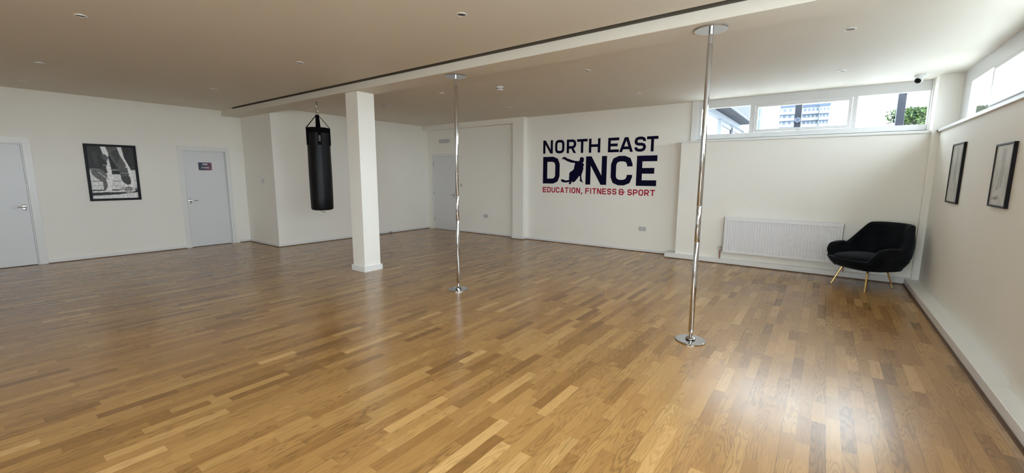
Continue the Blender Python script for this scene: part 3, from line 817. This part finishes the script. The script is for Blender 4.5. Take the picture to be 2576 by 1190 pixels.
for k in range(13):
    t = k / 12; z = .36 + .105 * t
    s2 = (1 - abs(2 * t - 1) ** 3.2) ** (1 / 3.2) if k not in (0, 12) else 0
    s2 = .80 + .2 * s2 if k not in (0, 12) else .78
    ring = []
    for i in range(56):
        phi = 2 * PI * i / 56; c, s_ = math.cos(phi), math.sin(phi); nn = 3
        a_, b_ = .305, (.25 if c > 0 else .395)
        r = (abs(s_ / a_) ** nn + abs(c / b_) ** nn) ** (-1 / nn) * s2
        ring.append(mb.bm.verts.new((s_ * r, -c * r, z - (.02 * (r / .3) ** 2 if t > .5 else 0))))
    rings.append(ring)
for a, b in zip(rings, rings[1:]):
    for i in range(56):
        f_ = mb.bm.faces.new((a[i], a[(i + 1) % 56], b[(i + 1) % 56], b[i])); f_.smooth = True
f_ = mb.bm.faces.new(rings[0][::-1]); cv = mb.bm.verts.new((0, .05, .475))
for i in range(56):
    f_ = mb.bm.faces.new((rings[-1][i], rings[-1][(i + 1) % 56], cv)); f_.smooth = True
mb.build('seat_cushion', M_velvet, ch)
feet = [Vector((.199, 7.484)), Vector((.547, 7.131)), Vector((.870, 7.653)), Vector((.622, 7.930))]
inv = Matrix.Rotation(-ch.rotation_euler.z, 3, 'Z')
for p in feet:
    q = inv @ Vector((p.x - .575, p.y - 7.55, 0))
    tp_ = Vector((q.x * .72, q.y * .68, .285))
    MB().tube([tp_, tp_.lerp(q, .5), Vector((q.x, q.y, .006)), Vector((q.x, q.y, 0))], [.0125, .0105, .0075, .009], n=14).build('leg', M_brass, ch)

# ------------------------------------------------------------------ ceiling fittings
def copy_tree(o, parent=None):
    c = o.copy(); COL.objects.link(c); c.parent = parent
    for k in list(o.children): copy_tree(k, c)
    return c
M_lamp = mat('lamp_lens', (.05, .048, .045), .3)
def downlight():
    r = empty('downlight', (0, 0, ZC))
    MB().lathe([(.033, .006), (.033, -.002), (.039, -.006), (.045, -.004), (.046, 0), (.046, .0005)], n=40, cap=False).build('bezel', M_nickel2, r)
    MB().lathe([(0, -.0008), (.024, -.0012), (.034, -.0005)], n=32, cap=False).build('lamp', M_lamp, r)
    return r
M_nickel2 = mat('satin_bezel', (.80, .79, .77), .3, .3)
dl = [(-5.238, .915, 'first recessed ceiling downlight, nearest the top left corner, above the left doors'),
      (-7.835, .942, 'recessed ceiling downlight in the row leading to the leftmost door, middle of three'),
      (-9.582, .960, 'recessed ceiling downlight closest to the leftmost door, against the left wall'),
      (-9.578, 2.836, 'small recessed downlight closest to the kitchen door and the left end of the beam'),
      (-7.889, 2.803, 'recessed downlight over the floor between the kitchen door and the punch bag'),
      (-5.208, 2.785, 'recessed downlight in front of the beam, above and left of the punch bag'),
      (-2.574, 2.784, 'large looking recessed downlight near the top edge, above the farther chrome pole'),
      (-5.179, 5.104, 'recessed downlight just behind the beam, immediately left of the farther pole plate'),
      (-5.171, 6.943, 'tiny recessed downlight beyond the smoke alarm, near the alcove wall'),
      (-7.802, 6.986, 'tiny recessed downlight deepest in the alcove, above the far white door'),
      (-2.572, 5.115, 'recessed downlight behind the beam, right of the smoke alarm'),
      (-2.575, 6.958, 'recessed downlight on the ceiling right above the wall lettering'),
      (.063, 5.096, 'largest recessed downlight behind the beam, top right, right of the nearer pole'),
      (.049, 6.960, 'recessed downlight above the high back windows')]
proto = downlight()
for i, (x, y, lb) in enumerate(dl):
    o = proto if i == 0 else copy_tree(proto)
    o.location = (x, y, ZC - .0005); tag(o, label=lb, cat='ceiling light', group='recessed ceiling downlights')
sd = empty('smoke_alarm', (-4.10, 5.264, ZC), label='round white smoke alarm with black vents on the ceiling right of the farther pole', cat='smoke alarm')
MB().lathe([(0, 0), (.052, 0), (.054, -.012), (.050, -.018), (.050, -.042), (.044, -.052), (.0, -.056)], n=48).build('alarm_body', M_white, sd)
for i in range(10):
    a = 2 * PI * i / 10; o = MB().box(.0445, .0515, -.0095, .0095, -.037, -.024).build('vent_slot', M_dark, sd); o.rotation_euler.z = a
se = empty('ceiling_sensor', (-6.958, 5.362, ZC), label='flat round white sensor disc on the ceiling just right of the pillar top', cat='sensor')
MB().lathe([(0, 0), (.080, 0), (.082, -.006), (.062, -.012), (.055, -.022), (.030, -.030), (0, -.032)], n=48).build('sensor_body', M_grey, se)
cc = empty('security_camera', (.885, 7.84, ZC), label='white turret security camera with dark lens on the ceiling above the corner window', cat='camera')
MB().lathe([(0, 0), (.056, 0), (.058, -.006), (.055, -.030), (.048, -.036), (0, -.036)], n=48).build('camera_base', M_white, cc)
dv = Vector((-.42, -.62, -.50)).normalized()
b_ = MB().lathe([(.0, -.045), (.022, -.040), (.036, -.026), (.044, -.005), (.044, .012), (.036, .028), (.020, .040), (0, .044)], n=40).build('eyeball', M_white, cc)
b_.location = (-.006, -.008, -.058); b_.rotation_mode = 'QUATERNION'; b_.rotation_quaternion = dv.to_track_quat('Z', 'Y')
l_ = MB().lathe([(.0, .046), (.026, .045), (.033, .040), (.036, .030), (.034, .028)], n=32).build('lens_cover', M_black, b_)

# ------------------------------------------------------------------ wall fittings
bl = empty('emergency_light', (-8.375, YREC, 2.412), label='white bulkhead emergency light on the alcove wall above the far door', cat='emergency light')
MB().box(-.20, .20, -.022, 0, -.055, .055, bev=.004).build('light_base', M_white, bl)
MB().box(-.185, .185, -.055, -.0225, -.046, .046, bev=.012).build('diffuser', M_grey, bl)
sw = empty('light_switch', (-9.567, YB2 - .005, 1.363), label='square white light switch on the short return wall right of the kitchen door', cat='light switch')
MB().box(-.043, .043, -.009, 0, -.043, .043, bev=.003).build('switch_plate', M_grey, sw)
MB().box(-.012, .012, -.013, -.009, -.020, .020, bev=.002).build('rocker', M_white, sw)
sw = empty('light_switch', (-7.80, YREC, 1.243), label='square white light switch on the alcove wall just right of the far door', cat='light switch')
MB().box(-.043, .043, -.009, 0, -.043, .043, bev=.003).build('switch_plate', M_grey, sw)
MB().box(-.012, .012, -.013, -.009, -.020, .020, bev=.002).build('rocker', M_white, sw)
def socket(x, y, z, lb):
    s = empty('wall_socket', (x, y, z), label=lb, cat='socket', group='double power sockets')
    MB().box(-.073, .073, -.009, 0, -.043, .043, bev=.003).build('socket_plate', M_grey, s)
    for k in (-.036, .036):
        MB().box(k * .42 - .006, k * .42 + .006, -.0125, -.009, .004, .026, bev=.001).build('rocker', M_white, s)
        mb = MB(); mb.box(k - .003, k + .003, -.0095, -.0088, .010, .018); mb.box(k - .013, k - .007, -.0095, -.0088, -.012, -.007); mb.box(k + .007, k + .013, -.0095, -.0088, -.012, -.007)
        mb.build('pin_holes', M_dark, s)
socket(-6.95, YREC, .472, 'double power socket low on the alcove wall, left of the projecting pier')
socket(-2.862, YLOGO, .462, 'double power socket low on the wall beneath the lettering')
bp_ = empty('wall_plate', (.99, YTH, .50), label='small dark plate low on the wall in the shadow right of the armchair', cat='plate')
MB().box(-.03, .03, -.008, 0, -.04, .04, bev=.003).build('plate', M_grey, bp_)
ds = empty('door_stop', (X2 + T, 6.95, .035), label='small dark door stop on the skirting of the alcove side wall', cat='door stop')
MB().lathe([(0, 0), (.012, 0), (.012, .05), (.018, .055), (.018, .07), (0, .072)], n=16, axis='X').build('stop_buffer', M_nickel, ds)

# ------------------------------------------------------------------ outside
M_steel = mat('painted_steel', (.0065, .008, .0135), .5, spec=.2)
M_render = mat('pale_render', (.125, .134, .150), .8, spec=.1)
M_conc = mat('concrete_band', (.036, .046, .068), .8, spec=.1)
M_ow = mat('outside_window', (.055, .068, .09), .5, spec=.1)
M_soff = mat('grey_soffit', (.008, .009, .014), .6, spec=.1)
M_ground = mat('paving', (.45, .45, .44), .9)
def leaf_mat(n, c1, c2):
    m = mat(n, c1, .6, spec=.1); N = m.node_tree.nodes; L = m.node_tree.links
    g = N.new('ShaderNodeNewGeometry'); w = N.new('ShaderNodeTexNoise'); w.inputs['Scale'].default_value = 1.6
    L.new(g.outputs['Position'], w.inputs['Vector'])
    cr = N.new('ShaderNodeValToRGB'); cr.color_ramp.elements[0].color = (*c1, 1); cr.color_ramp.elements[1].color = (*c2, 1)
    cr.color_ramp.elements[0].position = .4; cr.color_ramp.elements[1].position = .6
    L.new(w.outputs['Fac'], cr.inputs['Fac']); L.new(cr.outputs['Color'], N['Principled BSDF'].inputs['Base Color'])
    return m
M_leaf = leaf_mat('leaf_green', (.010, .020, .009), (.042, .068, .018))
M_bark = mat('bark', (.10, .08, .06), .9)
box('ground', M_ground, (-160, 160, -60, 320, -.45, -.2), kind='structure')

def post(x, y, label, disc):
    p = empty('steel_post', (x, y, -.2), label=label, cat='post')
    MB().box(-.052, .052, -.052, .052, 0, 4.3, bev=.006).build('post_shaft', M_steel, p)
    MB().box(-.11, .11, -.11, .11, 0, .02).build('foot_plate', M_steel, p)
    if disc:
        z = 1.5 + .1075 * 9.6 + .2
        MB().lathe([(0, -.052), (.046, -.052), (.048, -.060), (.046, -.066), (0, -.066)], c=(0.0, 0, z), n=40, axis='Y').build('round_bracket', M_conc, p)
        for i in range(6):
            a = 2 * PI * i / 6 + .5; MB().lathe([(.004, -.066), (.004, -.070), (0, -.071)], c=(.036 * math.cos(a), 0, z + .036 * math.sin(a)), n=10, axis='Y').build('bolt', M_white, p)
post(-.503, 9.55, 'dark steel post with a round bolted bracket outside the middle back window', True)
post(.900, 9.58, 'dark plain steel post outside the right back window', False)

# side wing with eaves seen through the left pane
wg = empty('glazed_wing', (-2.3, 12, -.2), label='glazed side wing with dark eaves and slatted canopy outside the left back window', cat='building')
def wbox(n, m, x0, x1, y0, y1, z0, z1, par=wg): return MB().box(x0 + 2.3, x1 + 2.3, y0 - 12, y1 - 12, z0 + .2, z1 + .2).build(n, m, par)
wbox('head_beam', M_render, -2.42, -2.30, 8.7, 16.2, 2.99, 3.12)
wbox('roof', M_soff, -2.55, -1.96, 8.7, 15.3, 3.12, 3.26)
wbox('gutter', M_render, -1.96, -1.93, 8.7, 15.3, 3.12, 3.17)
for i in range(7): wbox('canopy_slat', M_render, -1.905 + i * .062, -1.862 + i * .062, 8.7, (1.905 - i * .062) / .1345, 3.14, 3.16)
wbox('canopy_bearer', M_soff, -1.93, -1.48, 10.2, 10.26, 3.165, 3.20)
for y in (9.2, 10.6, 12.35, 14.1, 16.1): wbox('mullion', M_render, -2.40, -2.31, y, y + .09, .6, 2.99)
wbox('sill_rail', M_render, -2.42, -2.30, 8.7, 16.2, .5, .6)
wbox('dwarf_wall', M_render, -2.42, -2.30, 8.7, 16.2, -.2, .5)
mb = MB()
for y0_, y1_ in ((12.44, 14.1), (14.19, 16.1)):
    mb.box(-.08, -.04, y0_ + .03 - 12, y0_ + .10 - 12, .8, 3.12); mb.box(-.08, -.04, y1_ - .10 - 12, y1_ - .03 - 12, .8, 3.12); mb.box(-.08, -.04, y0_ + .03 - 12, y1_ - .03 - 12, 3.05, 3.12)
mb.build('opening_sash', M_steel, wg)

def at(azi, slope, D):
    a = math.radians(azi); return Vector((D * math.sin(a), D * math.cos(a), 1.5 + slope * D))
# white house edge seen at the left of the middle window
hp = at(-7.2, 0, 20)
hs = empty('white_house', (hp.x, hp.y, -.2), label='white gable house close behind, at the left of the middle back window', cat='house')
MB().box(-1.9, .36, 0, 6, 0, 6.2).build('house_wall', M_render, hs)
for zz in (3.35,):
    f_ = MB().box(-.14, .24, -.05, -.001, zz - .05, zz + 1.6, bev=.01).build('window', M_render, hs)
    MB().box(-.10, .20, -.06, -.045, zz, zz + .62).box(-.10, .20, -.06, -.045, zz + .70, zz + 1.5).build('pane', M_ow, f_)
    MB().box(-.20, .30, -.12, 0, zz - .10, zz - .05).build('sill', M_conc, hs)

# apartment block, far away
D = 230
def aw(azi, z, dd=0): 
    a = math.radians(azi); return ((D + dd) * math.sin(a))
org = at(-2.9, 0, D); TB = empty('apartment_block', (org.x, org.y, -.2), label='distant pale apartment block with balcony bands seen through the middle back window', cat='building')
def X_(azi): return D * math.tan(math.radians(azi)) * math.cos(math.radians(2.9)) - org.x
bld = [(-5.05, -3.0, 0, .1375), (-3.0, -1.15, 2.5, .1372), (-1.15, -.25, -1.0, .1350)]
mb = MB(); ft = MB(); bd = MB()
floors = [.1375 - .0122 * k for k in range(12)]
for (a0, a1, dy, stop) in bld:
    H = 1.7 + stop * D
    mb.box(X_(a0), X_(a1), dy, 16, 0, H)
mb.prism([(X_(-5.75), 3), (X_(-5.05), 0), (X_(-5.05), 14), (X_(-5.75), 14)], 'XY', 0, 1.7 + .130 * D)
mb.build('block_wall', M_render, TB)
for (a0, a1, dy, stop) in bld:
    H = 1.7 + stop * D
    MB().box(X_(a0) - .2, X_(a1) + .2, dy - .5, dy + .0, H - 1.0, H + .1).build('parapet_band', M_conc, TB)
    for k in range(4):
        zf = H - 1.2 - 2.75 * (k + 1)
        MB().box(X_(a0) + .1, X_(a1) - .2, dy - 1.0, dy, zf - .1, zf + 1.0).build('balcony', M_render, TB)
        MB().box(X_(a0) + .1, X_(a1) - .2, dy - 1.05, dy, zf - .35, zf - .1).build('balcony_slab', M_conc, TB)
        nw = 4 if a0 < -4 else (5 if a0 < -2 else 3)
        for j in range(nw):
            xa = X_(a0) + (X_(a1) - X_(a0)) * (j + .22) / nw; xb = X_(a0) + (X_(a1) - X_(a0)) * (j + .72) / nw
            MB().box(xa, xb, dy - .06, dy, zf + 1.0, zf + 2.3).build('window', M_ow, TB)
MB().box(X_(-4.9), X_(-4.5), 2, 6, 1.7 + .137 * D, 1.7 + .147 * D).build('roof_plant', M_conc, TB)

# trees
def tree(name, azi, D, slope_top, half_deg, label, nleaf=3500, seed=1, leaf=.09):
    rnd = random.Random(seed); base = at(azi, 0, D); H = 1.7 + slope_top * D; R = D * math.tan(math.radians(half_deg))
    t = empty(name, (base.x, base.y, -.2), label=label, cat='tree')
    mb = MB(); zc = H - R * .95
    mb.tube([(0, 0, 0), (.05, 0, zc * .6), (0, .05, zc)], [.16, .12, .07], n=10)
    tips = []
    for k in range(14):
        a = rnd.uniform(0, 2 * PI); e = rnd.uniform(.1, 1.3); L_ = R * rnd.uniform(.6, .92)
        tip = Vector((math.cos(a) * math.cos(e) * L_, math.sin(a) * math.cos(e) * L_, zc + math.sin(e) * L_)); tips.append(tip)
        mb.tube([(0, 0, zc * .75), tip * .5 + Vector((0, 0, zc * .45)), tip], [.05, .03, .008], n=6)
    mb.build('trunk', M_bark, t)
    lf = MB()
    for k in range(nleaf):
        c = rnd.choice(tips); g = Vector((rnd.gauss(0, 1), rnd.gauss(0, 1), rnd.gauss(0, .8))) * R * .22
        p = c + g
        if p.z > H - .0: continue
        d1 = Vector((rnd.gauss(0, 1), rnd.gauss(0, 1), rnd.gauss(0, 1))).normalized(); d2 = d1.cross(Vector((rnd.gauss(0, 1), rnd.gauss(0, 1), rnd.gauss(0, 1)))).normalized()
        s_ = leaf * rnd.uniform(.6, 1.2)
        vs = [lf.bm.verts.new(p + q) for q in (-d1 * s_, d2 * s_ * .5, d1 * s_, -d2 * s_ * .5)]
        lf.bm.faces.new(vs)
    lf.build('foliage', M_leaf, t, recalc=False)
tree('tree', 6.6, 34, .116, 2.3, 'leafy green tree outside, behind the right steel post', seed=3, nleaf=6000, leaf=.10)
tree('tree', -11.3, 37, .113, 2.3, 'leafy tree seen through the glazed wing in the left back window', seed=5, nleaf=5000)
tree('tree', 10.9, 34, .112, 1.0, 'leafy tree top low in the first right-wall window by the corner', seed=8, nleaf=3000)

# ------------------------------------------------------------------ world: bright overcast sky
w = bpy.data.worlds.new('overcast'); S.world = w; w.use_nodes = True; N = w.node_tree.nodes; L = w.node_tree.links
bg = N['Background']; SKY = 3.0
tc = N.new('ShaderNodeTexCoord'); nz = N.new('ShaderNodeTexNoise'); nz.inputs['Scale'].default_value = 4; nz.inputs['Detail'].default_value = 5
L.new(tc.outputs['Generated'], nz.inputs['Vector'])
cr = N.new('ShaderNodeValToRGB'); cr.color_ramp.elements[0].color = (.73, .87, 1, 1); cr.color_ramp.elements[1].color = (.86, .945, 1, 1)
cr.color_ramp.elements[0].position = .35; cr.color_ramp.elements[1].position = .6
L.new(nz.outputs['Fac'], cr.inputs['Fac']); L.new(cr.outputs['Color'], bg.inputs['Color']); bg.inputs['Strength'].default_value = SKY

def portal(loc, rot, sx_, sy_):
    l = bpy.data.lights.new('portal', 'AREA'); l.shape = 'RECTANGLE'; l.size = sx_; l.size_y = sy_; l.cycles.is_portal = True
    o = bpy.data.objects.new('portal', l); COL.objects.link(o); o.location = loc; o.rotation_euler = rot
portal((-.4, 8.40, 2.46), (-PI / 2, 0, 0), 3.0, .5)
portal((1.50, 6.0, 2.44), (0, PI / 2, 0), .48, 3.5)
portal((1.45, .68, 2.06), (0, PI / 2, 0), 1.3, 5.9)
portal((-1.0, YF - .2, 1.25), (PI / 2, 0, 0), 2.5, 1.8)

# ------------------------------------------------------------------ camera
cd = bpy.data.cameras.new('camera'); cam = bpy.data.objects.new('camera', cd); COL.objects.link(cam); S.camera = cam
F_ = 1064.4473; yaw, pit, rol = [math.radians(v) for v in (-36.23487607, -8.17373895, .2685176)]
fw = Vector((math.sin(yaw) * math.cos(pit), math.cos(yaw) * math.cos(pit), math.sin(pit))); r = Vector((math.cos(yaw), -math.sin(yaw), 0)); u = r.cross(fw)
r2 = math.cos(rol) * r + math.sin(rol) * u; u2 = -math.sin(rol) * r + math.cos(rol) * u
M4 = Matrix((r2, u2, -fw)).transposed().to_4x4(); M4.translation = Vector((0, 0, 1.5)); cam.matrix_world = M4
cd.sensor_fit = 'HORIZONTAL'; cd.sensor_width = 36; cd.lens = F_ / 2576 * 36; cd.clip_start = .05; cd.clip_end = 600

S.view_settings.view_transform = 'Standard'; S.view_settings.look = 'None'; S.view_settings.gamma = 1; S.view_settings.use_curve_mapping = False
S.view_settings.exposure = 2.72
try:
    cy = S.cycles; cy.use_denoising = True; cy.denoiser = 'OPENIMAGEDENOISE'
    cy.max_bounces = 10; cy.diffuse_bounces = 7; cy.glossy_bounces = 5; cy.transparent_max_bounces = 12; cy.transmission_bounces = 6
    cy.use_adaptive_sampling = True; cy.adaptive_threshold = .02
    cy.sample_clamp_indirect = 8; cy.caustics_reflective = False; cy.caustics_refractive = False
except Exception as ex:
    print(ex)
